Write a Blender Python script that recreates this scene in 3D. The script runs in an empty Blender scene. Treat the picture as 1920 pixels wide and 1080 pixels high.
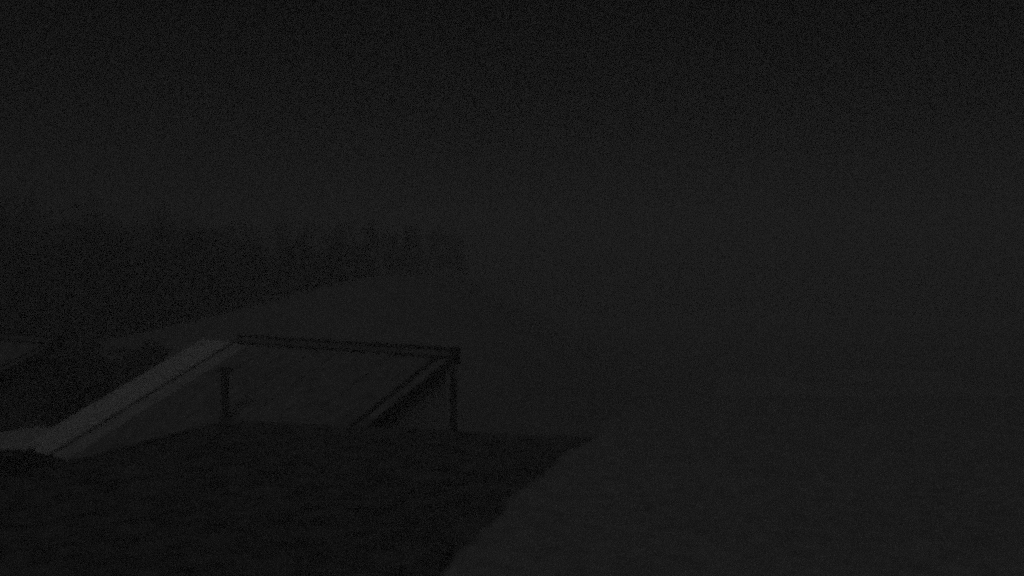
import bpy, bmesh, math, random
from mathutils import Vector, noise

random.seed(7)
scene = bpy.context.scene
C = scene.collection

# ---------------------------------------------------------------- camera
cam_data = bpy.data.cameras.new('camera')
cam = bpy.data.objects.new('camera', cam_data)
C.objects.link(cam)
cam.location = (0, 0, 7.5)
cam.rotation_euler = (math.radians(90 - 0.69), 0, 0)
cam_data.sensor_width = 36
cam_data.angle = math.radians(60)
cam_data.clip_start = 0.1
cam_data.clip_end = 2000
scene.camera = cam

# ---------------------------------------------------------------- night sky
SUN_EL, SUN_AZ = 42.0, 190.0          # the moon: behind the camera, over its left shoulder
w = bpy.data.worlds.new('World')
scene.world = w
w.use_nodes = True
nt = w.node_tree
bg = nt.nodes['Background']
sky = nt.nodes.new('ShaderNodeTexSky')
sky.sky_type = 'NISHITA'
sky.sun_disc = False
sky.sun_elevation = math.radians(SUN_EL)
sky.sun_rotation = math.radians(SUN_AZ)
bw = nt.nodes.new('ShaderNodeRGBToBW')   # a monochrome night camera
nt.links.new(sky.outputs['Color'], bw.inputs['Color'])
nt.links.new(bw.outputs['Val'], bg.inputs['Color'])
bg.inputs['Strength'].default_value = 0.00105

sun_data = bpy.data.lights.new('moon', 'SUN')
sun_data.energy = 0.093
sun_data.angle = math.radians(25)
sun_data.color = (1, 1, 1)
moon = bpy.data.objects.new('moon', sun_data)
C.objects.link(moon)
az, el = math.radians(SUN_AZ), math.radians(SUN_EL)
d = Vector((math.sin(az) * math.cos(el), math.cos(az) * math.cos(el), math.sin(el)))
moon.rotation_euler = d.to_track_quat('Z', 'Y').to_euler()

vs = scene.view_settings
vs.view_transform = 'Standard'
vs.look = 'None'
vs.exposure = 0.0
vs.gamma = 1.0
vs.use_curve_mapping = False
scene.cycles.use_denoising = False        # keep the grain of a night exposure
scene.cycles.use_adaptive_sampling = False
scene.cycles.use_sample_subset = True     # a short, grainy night exposure
scene.cycles.sample_subset_offset = 0
scene.cycles.sample_subset_length = 4
scene.cycles.sampling_pattern = 'TABULATED_SOBOL'
scene.cycles.filter_width = 5.0
scene.cycles.use_light_tree = False
scene.cycles.volume_bounces = 1
scene.cycles.max_bounces = 4
scene.cycles.diffuse_bounces = 2


# ---------------------------------------------------------------- materials
def mat(name, lo, hi, scale=3.0, rough=0.85, bump=0.0, stretch=(1, 1, 1), metallic=0.0):
    m = bpy.data.materials.new(name)
    m.use_nodes = True
    t = m.node_tree
    b = t.nodes['Principled BSDF']
    tc = t.nodes.new('ShaderNodeTexCoord')
    mp = t.nodes.new('ShaderNodeMapping')
    mp.inputs['Scale'].default_value = stretch
    n = t.nodes.new('ShaderNodeTexNoise')
    n.inputs['Scale'].default_value = scale
    n.inputs['Detail'].default_value = 6
    n.inputs['Roughness'].default_value = 0.65
    r = t.nodes.new('ShaderNodeValToRGB')
    r.color_ramp.elements[0].position = 0.3
    r.color_ramp.elements[1].position = 0.7
    r.color_ramp.elements[0].color = (lo, lo, lo, 1)
    r.color_ramp.elements[1].color = (hi, hi, hi, 1)
    t.links.new(tc.outputs['Object'], mp.inputs['Vector'])
    t.links.new(mp.outputs['Vector'], n.inputs['Vector'])
    t.links.new(n.outputs['Fac'], r.inputs['Fac'])
    t.links.new(r.outputs['Color'], b.inputs['Base Color'])
    b.inputs['Roughness'].default_value = rough
    b.inputs['Metallic'].default_value = metallic
    if 'Specular IOR Level' in b.inputs:
        b.inputs['Specular IOR Level'].default_value = 0.2
    if bump:
        bp = t.nodes.new('ShaderNodeBump')
        bp.inputs['Strength'].default_value = bump
        bp.inputs['Distance'].default_value = 0.03
        t.links.new(n.outputs['Fac'], bp.inputs['Height'])
        t.links.new(bp.outputs['Normal'], b.inputs['Normal'])
    return m


M = {
    'pale_sheet': mat('pale_sheet', 0.80, 0.98, 2.6, 0.6, 0.1, (1, 0.7, 1)),
    'dull_sheet': mat('dull_sheet', 0.50, 0.82, 2.6, 0.65, 0.1, (1, 0.7, 1)),
    'grey_sheet': mat('grey_sheet', 0.22, 0.48, 2.4, 0.7, 0.1, (1, 0.7, 1)),
    'dark_trim': mat('dark_trim', 0.06, 0.10, 4.0, 0.8),
    'pale_wall': mat('pale_wall', 0.60, 0.70, 2.5, 0.9, 0.2),
    'dark_wall': mat('dark_wall', 0.15, 0.22, 2.5, 0.9, 0.2),
    'felt': mat('felt', 0.10, 0.33, 2.8, 0.95, 0.3),
    'felt_edge': mat('felt_edge', 0.08, 0.12, 3.0, 0.9),
    'gravel': mat('gravel', 0.38, 0.62, 4.5, 0.95, 0.6),
    'grass': mat('grass', 0.05, 0.10, 1.3, 0.95, 0.6),
    'meadow': mat('meadow', 0.30, 0.42, 0.4, 0.95, 0.6),
    'needles': mat('needles', 0.08, 0.14, 3.0, 0.9),
}


# ---------------------------------------------------------------- helpers
def link(name, bm, m, parent=None):
    bmesh.ops.recalc_face_normals(bm, faces=bm.faces)
    me = bpy.data.meshes.new(name)
    bm.to_mesh(me)
    bm.free()
    me.materials.append(m)
    o = bpy.data.objects.new(name, me)
    C.objects.link(o)
    if parent:
        o.parent = parent
    return o


def hexa(bm, bottom, top):
    """solid from four bottom and four top points, both in the same turn"""
    b = [bm.verts.new(p) for p in bottom]
    t = [bm.verts.new(p) for p in top]
    bm.faces.new(b[::-1])
    bm.faces.new(t)
    for i in range(4):
        j = (i + 1) % 4
        bm.faces.new((b[i], b[j], t[j], t[i]))


def box(bm, x0, x1, y0, y1, z0, z1):
    q = [(x0, y0), (x1, y0), (x1, y1), (x0, y1)]
    hexa(bm, [(x, y, z0) for x, y in q], [(x, y, z1) for x, y in q])


def tube(bm, x, y, z0, z1, r0, r1=None, n=16):
    r1 = r0 if r1 is None else r1
    a = [(math.cos(2 * math.pi * i / n), math.sin(2 * math.pi * i / n)) for i in range(n)]
    b = [bm.verts.new((x + c * r0, y + s * r0, z0)) for c, s in a]
    t = [bm.verts.new((x + c * r1, y + s * r1, z1)) for c, s in a]
    bm.faces.new(b[::-1])
    bm.faces.new(t)
    for i in range(n):
        j = (i + 1) % n
        bm.faces.new((b[i], b[j], t[j], t[i]))


def bevel(bm, w_):
    bmesh.ops.bevel(bm, geom=list(bm.edges), offset=w_, segments=1, affect='EDGES')


def thing(name, label, cat, loc, rz=0, group=None):
    o = bpy.data.objects.new(name, None)
    o.empty_display_size = 0.3
    C.objects.link(o)
    o.location = loc
    o.rotation_euler = (0, 0, rz)
    o['label'] = label
    o['category'] = cat
    if group:
        o['group'] = group
    return o


# ---------------------------------------------------------------- ground
def smooth(a, b, x):
    t = max(0.0, min(1.0, (x - a) / (b - a)))
    return t * t * (3 - 2 * t)


def height(x, y):
    rise = smooth(36, 68, y) * (3.5 + 4.5 * smooth(-30, -6, x)) * (1 - smooth(-10, 12, x))
    bump = 0.25 * noise.noise(Vector((x * 0.12, y * 0.12, 0))) * smooth(30, 45, y)
    return rise + bump


bm = bmesh.new()
NX, NY = 120, 110
X0, X1, Y0, Y1 = -150, 150, -60, 170
grid = []
for j in range(NY + 1):
    row = []
    for i in range(NX + 1):
        x = X0 + (X1 - X0) * i / NX
        y = Y0 + (Y1 - Y0) * j / NY
        row.append(bm.verts.new((x, y, height(x, y))))
    grid.append(row)
for j in range(NY):
    for i in range(NX):
        bm.faces.new((grid[j][i], grid[j][i + 1], grid[j + 1][i + 1], grid[j + 1][i]))
g = link('ground', bm, M['grass'])
g['kind'] = 'structure'
for p in g.data.polygons:
    p.use_smooth = True
g.data.materials.append(M['meadow'])
for p in g.data.polygons:
    if p.center.y > 33:
        p.material_index = 1

# the gravel yard lies level with the flat roof beside it and falls away into the valley
BR = math.atan2(-1.9, 6.85)
rB, cB = Vector((math.cos(BR), math.sin(BR))), Vector((math.sin(BR), -math.cos(BR)))
FAR_CORNER = Vector((1.35, 15.0))
bm = bmesh.new()
NI, NJ = 60, 260
rows = []
for j in range(NJ + 1):
    along = -62 + 92 * j / NJ                     # from far down the valley to behind the camera
    row = []
    for i in range(NI + 1):
        spill = 0.30 * noise.noise(Vector((along * 0.55, 1.7, 0))) + 0.16 * noise.noise(Vector((along * 1.9, 5.1, 0)))
        dist = -0.06 + spill + 60 * (i / NI) ** 1.6     # loose gravel spills over the roof edge
        p = FAR_CORNER + rB * dist + cB * along
        z = 4.79 * (1 - smooth(14.6, 58, p.y)) + 0.03
        if i > 3:
            z += 0.05 * noise.noise(Vector((p.x * .5, p.y * .5, 3))) * (1 - smooth(30, 58, p.y))
        row.append(bm.verts.new((p.x, p.y, z)))
    rows.append(row)
for j in range(NJ):
    for i in range(NI):
        bm.faces.new((rows[j][i], rows[j][i + 1], rows[j + 1][i + 1], rows[j + 1][i]))
# retaining face on the side of the building
low = [bm.verts.new((v.co.x, v.co.y, -0.4)) for v in (r[0] for r in rows)]
for j in range(NJ):
    bm.faces.new((rows[j][0], rows[j + 1][0], low[j + 1], low[j]))
y_ = link('gravel_yard', bm, M['gravel'])
for p in y_.data.polygons:
    p.use_smooth = True
y_['kind'] = 'structure'


# ---------------------------------------------------------------- single-pitch house with pale sheet roof
def pitch(v, z_top, s):
    return z_top - s * v


def single_pitch_house(name, label, loc, rz, length, run, z_top, s, sheets, wall_mat, group=None, flue=None,
                       seam=0.035):
    """local x along the high edge, local -y down the slope; roof high edge at y=0"""
    t = thing(name, label, 'house', loc, rz, group)
    ov = 0.35
    # walls
    zt = 0.265
    bm = bmesh.new()
    a = (ov, -ov * 0.5)
    q = [(ov, -ov * .4), (length - ov * .4, -ov * .4), (length - ov * .4, -run + ov), (ov, -run + ov)]
    hexa(bm, [(x, y, 0) for x, y in q[::-1]], [(x, y, pitch(-y, z_top, s) - zt) for x, y in q[::-1]])
    link('wall', bm, wall_mat, t)
    # roof deck with its sheets, ridge flashing and verge boards
    bm = bmesh.new()
    q = [(0.02, 0), (length - 0.02, 0), (length - 0.02, -run), (0.02, -run)]
    hexa(bm, [(x, y, pitch(-y, z_top, s) - 0.26) for x, y in q[::-1]],
         [(x, y, pitch(-y, z_top, s) - 0.06) for x, y in q[::-1]])
    roof = link('roof', bm, M['dark_trim'], t)
    for (u0, u1, mk) in sheets:
        bm = bmesh.new()
        n = 14
        jit = random.uniform(0, 0.008)
        for k in range(n):
            v0, v1 = run * k / n, run * (k + 1) / n
            w0 = 0.012 * math.sin(k * 2.1 + u0)
            w1 = 0.012 * math.sin((k + 1) * 2.1 + u0)
            q = [(u0 + seam / 2, -v0 + 0.0), (u1 - seam / 2, -v0), (u1 - seam / 2, -v1), (u0 + seam / 2, -v1)]
            ww = [w0, w0, w1, w1]
            vv = [v0, v0, v1, v1]
            hexa(bm, [(x, y, pitch(v, z_top, s) - 0.055) for (x, y), v in zip(q[::-1], vv[::-1])],
                 [(x, y, pitch(v, z_top, s) + jit + w_) for (x, y), v, w_ in zip(q[::-1], vv[::-1], ww[::-1])])
        bmesh.ops.remove_doubles(bm, verts=bm.verts, dist=0.0005)
        link('roof_sheet', bm, M[mk], roof)
    # high edge: upstand board and a capping rail behind the sheets
    bm = bmesh.new()
    box(bm, 1.95, length + 0.06, 0.0, 0.10, z_top - 0.25, z_top + 0.20)
    bevel(bm, 0.015)
    link('upper_fascia', bm, M['grey_sheet'], roof)
    bm = bmesh.new()
    box(bm, 2.0, length + 0.08, -0.05, 0.16, z_top + 0.20, z_top + 0.25)
    bevel(bm, 0.012)
    link('capping', bm, M['dark_trim'], roof)
    bm = bmesh.new()
    box(bm, 2.0, length + 0.04, -0.14, -0.02, z_top - 0.04, z_top + 0.02)
    link('gutter_seam', bm, M['dark_trim'], roof)
    # verge boards down both sides
    bm = bmesh.new()
    e = length
    q = [(e, 0.1), (e + 0.09, 0.1), (e + 0.09, -run - .05), (e, -run - .05)]
    hexa(bm, [(x, y, pitch(-y, z_top, s) - 0.12) for x, y in q[::-1]],
         [(x, y, pitch(-y, z_top, s) + 0.05) for x, y in q[::-1]])
    link('verge_board', bm, M['dark_trim'], roof)
    bm = bmesh.new()
    q = [(e - .55, -.17), (e - 0.42, -.17), (e - 0.42, -run - .02), (e - .55, -run - .02)]
    hexa(bm, [(x, y, pitch(-y, z_top, s) - 0.05) for x, y in q[::-1]],
         [(x, y, pitch(-y, z_top, s) + 0.06) for x, y in q[::-1]])
    link('verge_batten', bm, M['dark_trim'], roof)
    bm = bmesh.new()
    q = [(-0.06, 0.02), (-0.005, 0.02), (-0.005, -run - .03), (-0.06, -run - .03)]
    hexa(bm, [(x, y, pitch(-y, z_top, s) - 0.30) for x, y in q[::-1]],
         [(x, y, pitch(-y, z_top, s) + 0.0) for x, y in q[::-1]])
    link('verge_board', bm, M['dull_sheet'], roof)
    # corner post under the high end
    bm = bmesh.new()
    box(bm, length - 0.02, length + 0.12, -0.12, 0.02, 0, z_top - 0.33)
    bevel(bm, 0.012)
    link('corner_post', bm, M['dark_trim'], t)
    bm = bmesh.new()
    box(bm, length - 0.06, length + 0.14, -0.14, 0.18, z_top - 0.2, z_top + 0.28)
    bevel(bm, 0.03)
    link('ridge_end_cap', bm, M['dark_trim'], roof)
    if flue:
        fu, fv, fh = flue
        zb = pitch(fv, z_top, s)
        bm = bmesh.new()
        tube(bm, fu, -fv, zb - 0.15, zb + fh, 0.10)
        fl = link('flue_pipe', bm, M['dark_trim'], t)
        bm = bmesh.new()
        tube(bm, fu, -fv, zb + fh + 0.05, zb + fh + 0.16, 0.26, 0.08)
        link('flue_cap', bm, M['dark_trim'], fl)
        for a in range(3):
            an = a * 2.094
            bm = bmesh.new()
            box(bm, fu + .08 * math.cos(an) - .01, fu + .08 * math.cos(an) + .01, -fv + .08 * math.sin(an) - .01,
                -fv + .08 * math.sin(an) + .01, zb + fh - .02, zb + fh + .06)
            link('cap_stay', bm, M['dark_trim'], fl)
        bm = bmesh.new()
        tube(bm, fu, -fv, zb - 0.12, zb + 0.22, 0.22, 0.12)
        link('flashing_collar', bm, M['dark_trim'], fl)
    return t


RZ = math.atan2(-0.596, 0.803)
OFF = 1.9
P1 = (-9.78 - 0.803 * OFF, 31.2 + 0.596 * OFF)
sheets = [(0.0, 1.80, 'pale_sheet'), (2.03, 2.95, 'dull_sheet')]
u = 2.95
while u < 11.9:
    sheets.append((u, min(u + 1.13, 12.0), 'grey_sheet'))
    u += 1.13
single_pitch_house('house', 'house with sloping sheet roof, bright pale strip along its left edge',
                   (P1[0], P1[1], 0), RZ, 12.0, 6.4, 5.24, 0.46, sheets, M['pale_wall'],
                   flue=(7.05, 4.05, 1.45))

# neighbour at the left edge of the view
u = 0.0
sh2 = []
while u < 8.9:
    sh2.append((u, min(u + 1.13, 9.0), 'grey_sheet'))
    u += 1.13
CX, CY = -15.4, 30.0
single_pitch_house('house', 'smaller house with grey sloping roof cut off by the left edge of the view',
                   (CX - 0.803 * 9.0, CY + 0.596 * 9.0, 0), RZ, 9.0, 4.0, 5.25, 0.46, sh2, M['dark_wall'])

# low lean-to with a pale flat roof beside the bright strip
t = thing('lean_to_shed', 'low lean-to with pale flat roof below the bright roof strip', 'shed', (-17.6, 27.6, 0), 0)
bm = bmesh.new()
box(bm, -2.6, 2.2, -1.3, 1.7, 0, 2.28)
link('wall', bm, M['dark_wall'], t)
bm = bmesh.new()
hexa(bm, [(-3, -1.6, 2.3), (3.2, -1.6, 2.3), (3.2, 2.0, 2.36), (-3, 2.0, 2.36)],
     [(-3, -1.6, 2.42), (3.2, -1.6, 2.42), (3.2, 2.0, 2.5), (-3, 2.0, 2.5)])
bevel(bm, 0.015)
rf = link('roof', bm, M['pale_sheet'], t)
bm = bmesh.new()
box(bm, -3.02, 3.22, -1.68, -1.61, 2.2, 2.44)
link('fascia', bm, M['dark_trim'], rf)

# ---------------------------------------------------------------- dark flat-roofed building in the foreground
t = thing('flat_roofed_building', 'dark flat-roofed building filling the lower left foreground', 'building',
          (1.35, 15.0, 0), BR)
LB, RUN, ZB = 7.12, 15.0, 4.75
bm = bmesh.new()
box(bm, -LB + .1, -.06, -RUN + .1, -.1, 0, ZB - 0.075)
link('wall', bm, M['pale_wall'], t)
bm = bmesh.new()
box(bm, -LB + .02, -.02, -RUN + .02, -.02, ZB - 0.07, ZB - 0.02)
roof = link('roof', bm, M['felt_edge'], t)
n = 9
for k in range(n):
    bm = bmesh.new()
    w_ = (RUN - 0.3) / n
    y1 = -0.15 - k * w_
    m_ = 6
    xs = [-LB + .15 + (LB - .3) * i / m_ for i in range(m_ + 1)]
    for i in range(m_):
        hexa(bm, [(xs[i], y1 - w_ + .012, ZB - .018), (xs[i + 1], y1 - w_ + .012, ZB - .018),
                  (xs[i + 1], y1 - .012, ZB - .018), (xs[i], y1 - .012, ZB - .018)],
             [(xs[i], y1 - w_ + .012, ZB + .01 * (k % 2)), (xs[i + 1], y1 - w_ + .012, ZB + .01 * (k % 2)),
              (xs[i + 1], y1 - .012, ZB + .012), (xs[i], y1 - .012, ZB + .012)])
    link('felt_strip', bm, M['felt'], roof)
for (x0, x1, y0, y1) in ((-LB, 0, -.14, 0), (-.14, 0, -RUN, -.143), (-LB, -LB + .14, -RUN, -.143)):
    bm = bmesh.new()
    box(bm, x0, x1, y0, y1, ZB - 0.065, ZB + 0.035)
    bevel(bm, 0.012)
    link('roof_edge', bm, M['felt'], roof)

# ---------------------------------------------------------------- far wood on the hillside
def wood_tree(verts, faces, bx, by, bz, h, r):
    k = len(verts)
    for i in range(5):
        a = i * 2 * math.pi / 5
        verts.append((bx + .16 * math.cos(a), by + .16 * math.sin(a), bz - .3))
    verts.append((bx, by, bz + h * .9))
    for i in range(5):
        faces.append((k + i, k + (i + 1) % 5, k + 5))
    # several uneven leaf clumps round the stem
    clumps = []
    for c in range(7):
        q = random.uniform(0.22, 0.86)
        a = random.uniform(0, 2 * math.pi)
        rr = r * random.uniform(0.1, 0.75) * (1.15 - q)
        clumps.append((bx + rr * math.cos(a), by + rr * math.sin(a), bz + h * q, r * random.uniform(0.35, 0.6)))
    for (cx, cy, cz, cr) in clumps:
        for _ in range(60):
            v = Vector((random.gauss(0, .55), random.gauss(0, .55), random.gauss(0, .5))) * cr
            n = Vector((random.gauss(0, 1), random.gauss(0, 1), random.gauss(0, 1))).normalized()
            a = n.orthogonal().normalized() * random.uniform(.12, .3)
            b = n.cross(a).normalized() * random.uniform(.08, .2)
            p = Vector((cx, cy, cz)) + v
            k = len(verts)
            verts.extend([tuple(p - a), tuple(p + b), tuple(p + a), tuple(p - b)])
            faces.append((k, k + 1, k + 2, k + 3))


verts, faces = [], []
for i in range(420):
    far = random.random() ** 1.3                  # the nearest rows are the densest
    x = -54 + 52 * random.random() ** 1.2 - 8 * far
    tt = max(0, min(1, (x + 54) / 52))
    y = 50 + 6 * tt + 30 * tt * tt + 40 * far + random.uniform(0, 5)
    h = random.uniform(3.0, 13.0) * (1.1 - .8 * tt) * (1 + .3 * far)
    if tt > .45 and random.random() < (tt - .45) * 1.9:
        continue
    h = min(h, random.uniform(14.5, 17.5) - height(x, y))
    wood_tree(verts, faces, x, y, height(x, y), h, max(1.1, h * random.uniform(.2, .3)))
for i in range(90):                               # undergrowth along the foot of the wood
    x = random.uniform(-42, -19)
    y = random.uniform(38, 50) + max(0, x + 22) * .5
    h = random.uniform(1.4, 3.2)
    wood_tree(verts, faces, x, y, height(x, y) - .2, h, h * random.uniform(.45, .6))
me = bpy.data.meshes.new('far_wood')
me.from_pydata(verts, [], faces)
me.materials.append(M['needles'])
o = bpy.data.objects.new('far_wood', me)
C.objects.link(o)
o['kind'] = 'stuff'
o['label'] = 'dark wooded hillside fading into the night mist'
o['category'] = 'wood'

# ---------------------------------------------------------------- night mist
bm = bmesh.new()
box(bm, -155, 155, -65, 175, -1.5, 20)
m = bpy.data.materials.new('mist')
m.use_nodes = True
tn = m.node_tree
tn.nodes.remove(tn.nodes['Principled BSDF'])
pv = tn.nodes.new('ShaderNodeVolumePrincipled')
pv.inputs['Color'].default_value = (0.9, 0.9, 0.9, 1)
pv.inputs['Density'].default_value = 0.013
pv.inputs['Anisotropy'].default_value = -0.17
tn.links.new(pv.outputs['Volume'], tn.nodes['Material Output'].inputs['Volume'])
hz = link('haze', bm, m)
hz['kind'] = 'stuff'
hz['label'] = 'thin even night mist over the whole place'
hz['category'] = 'mist'
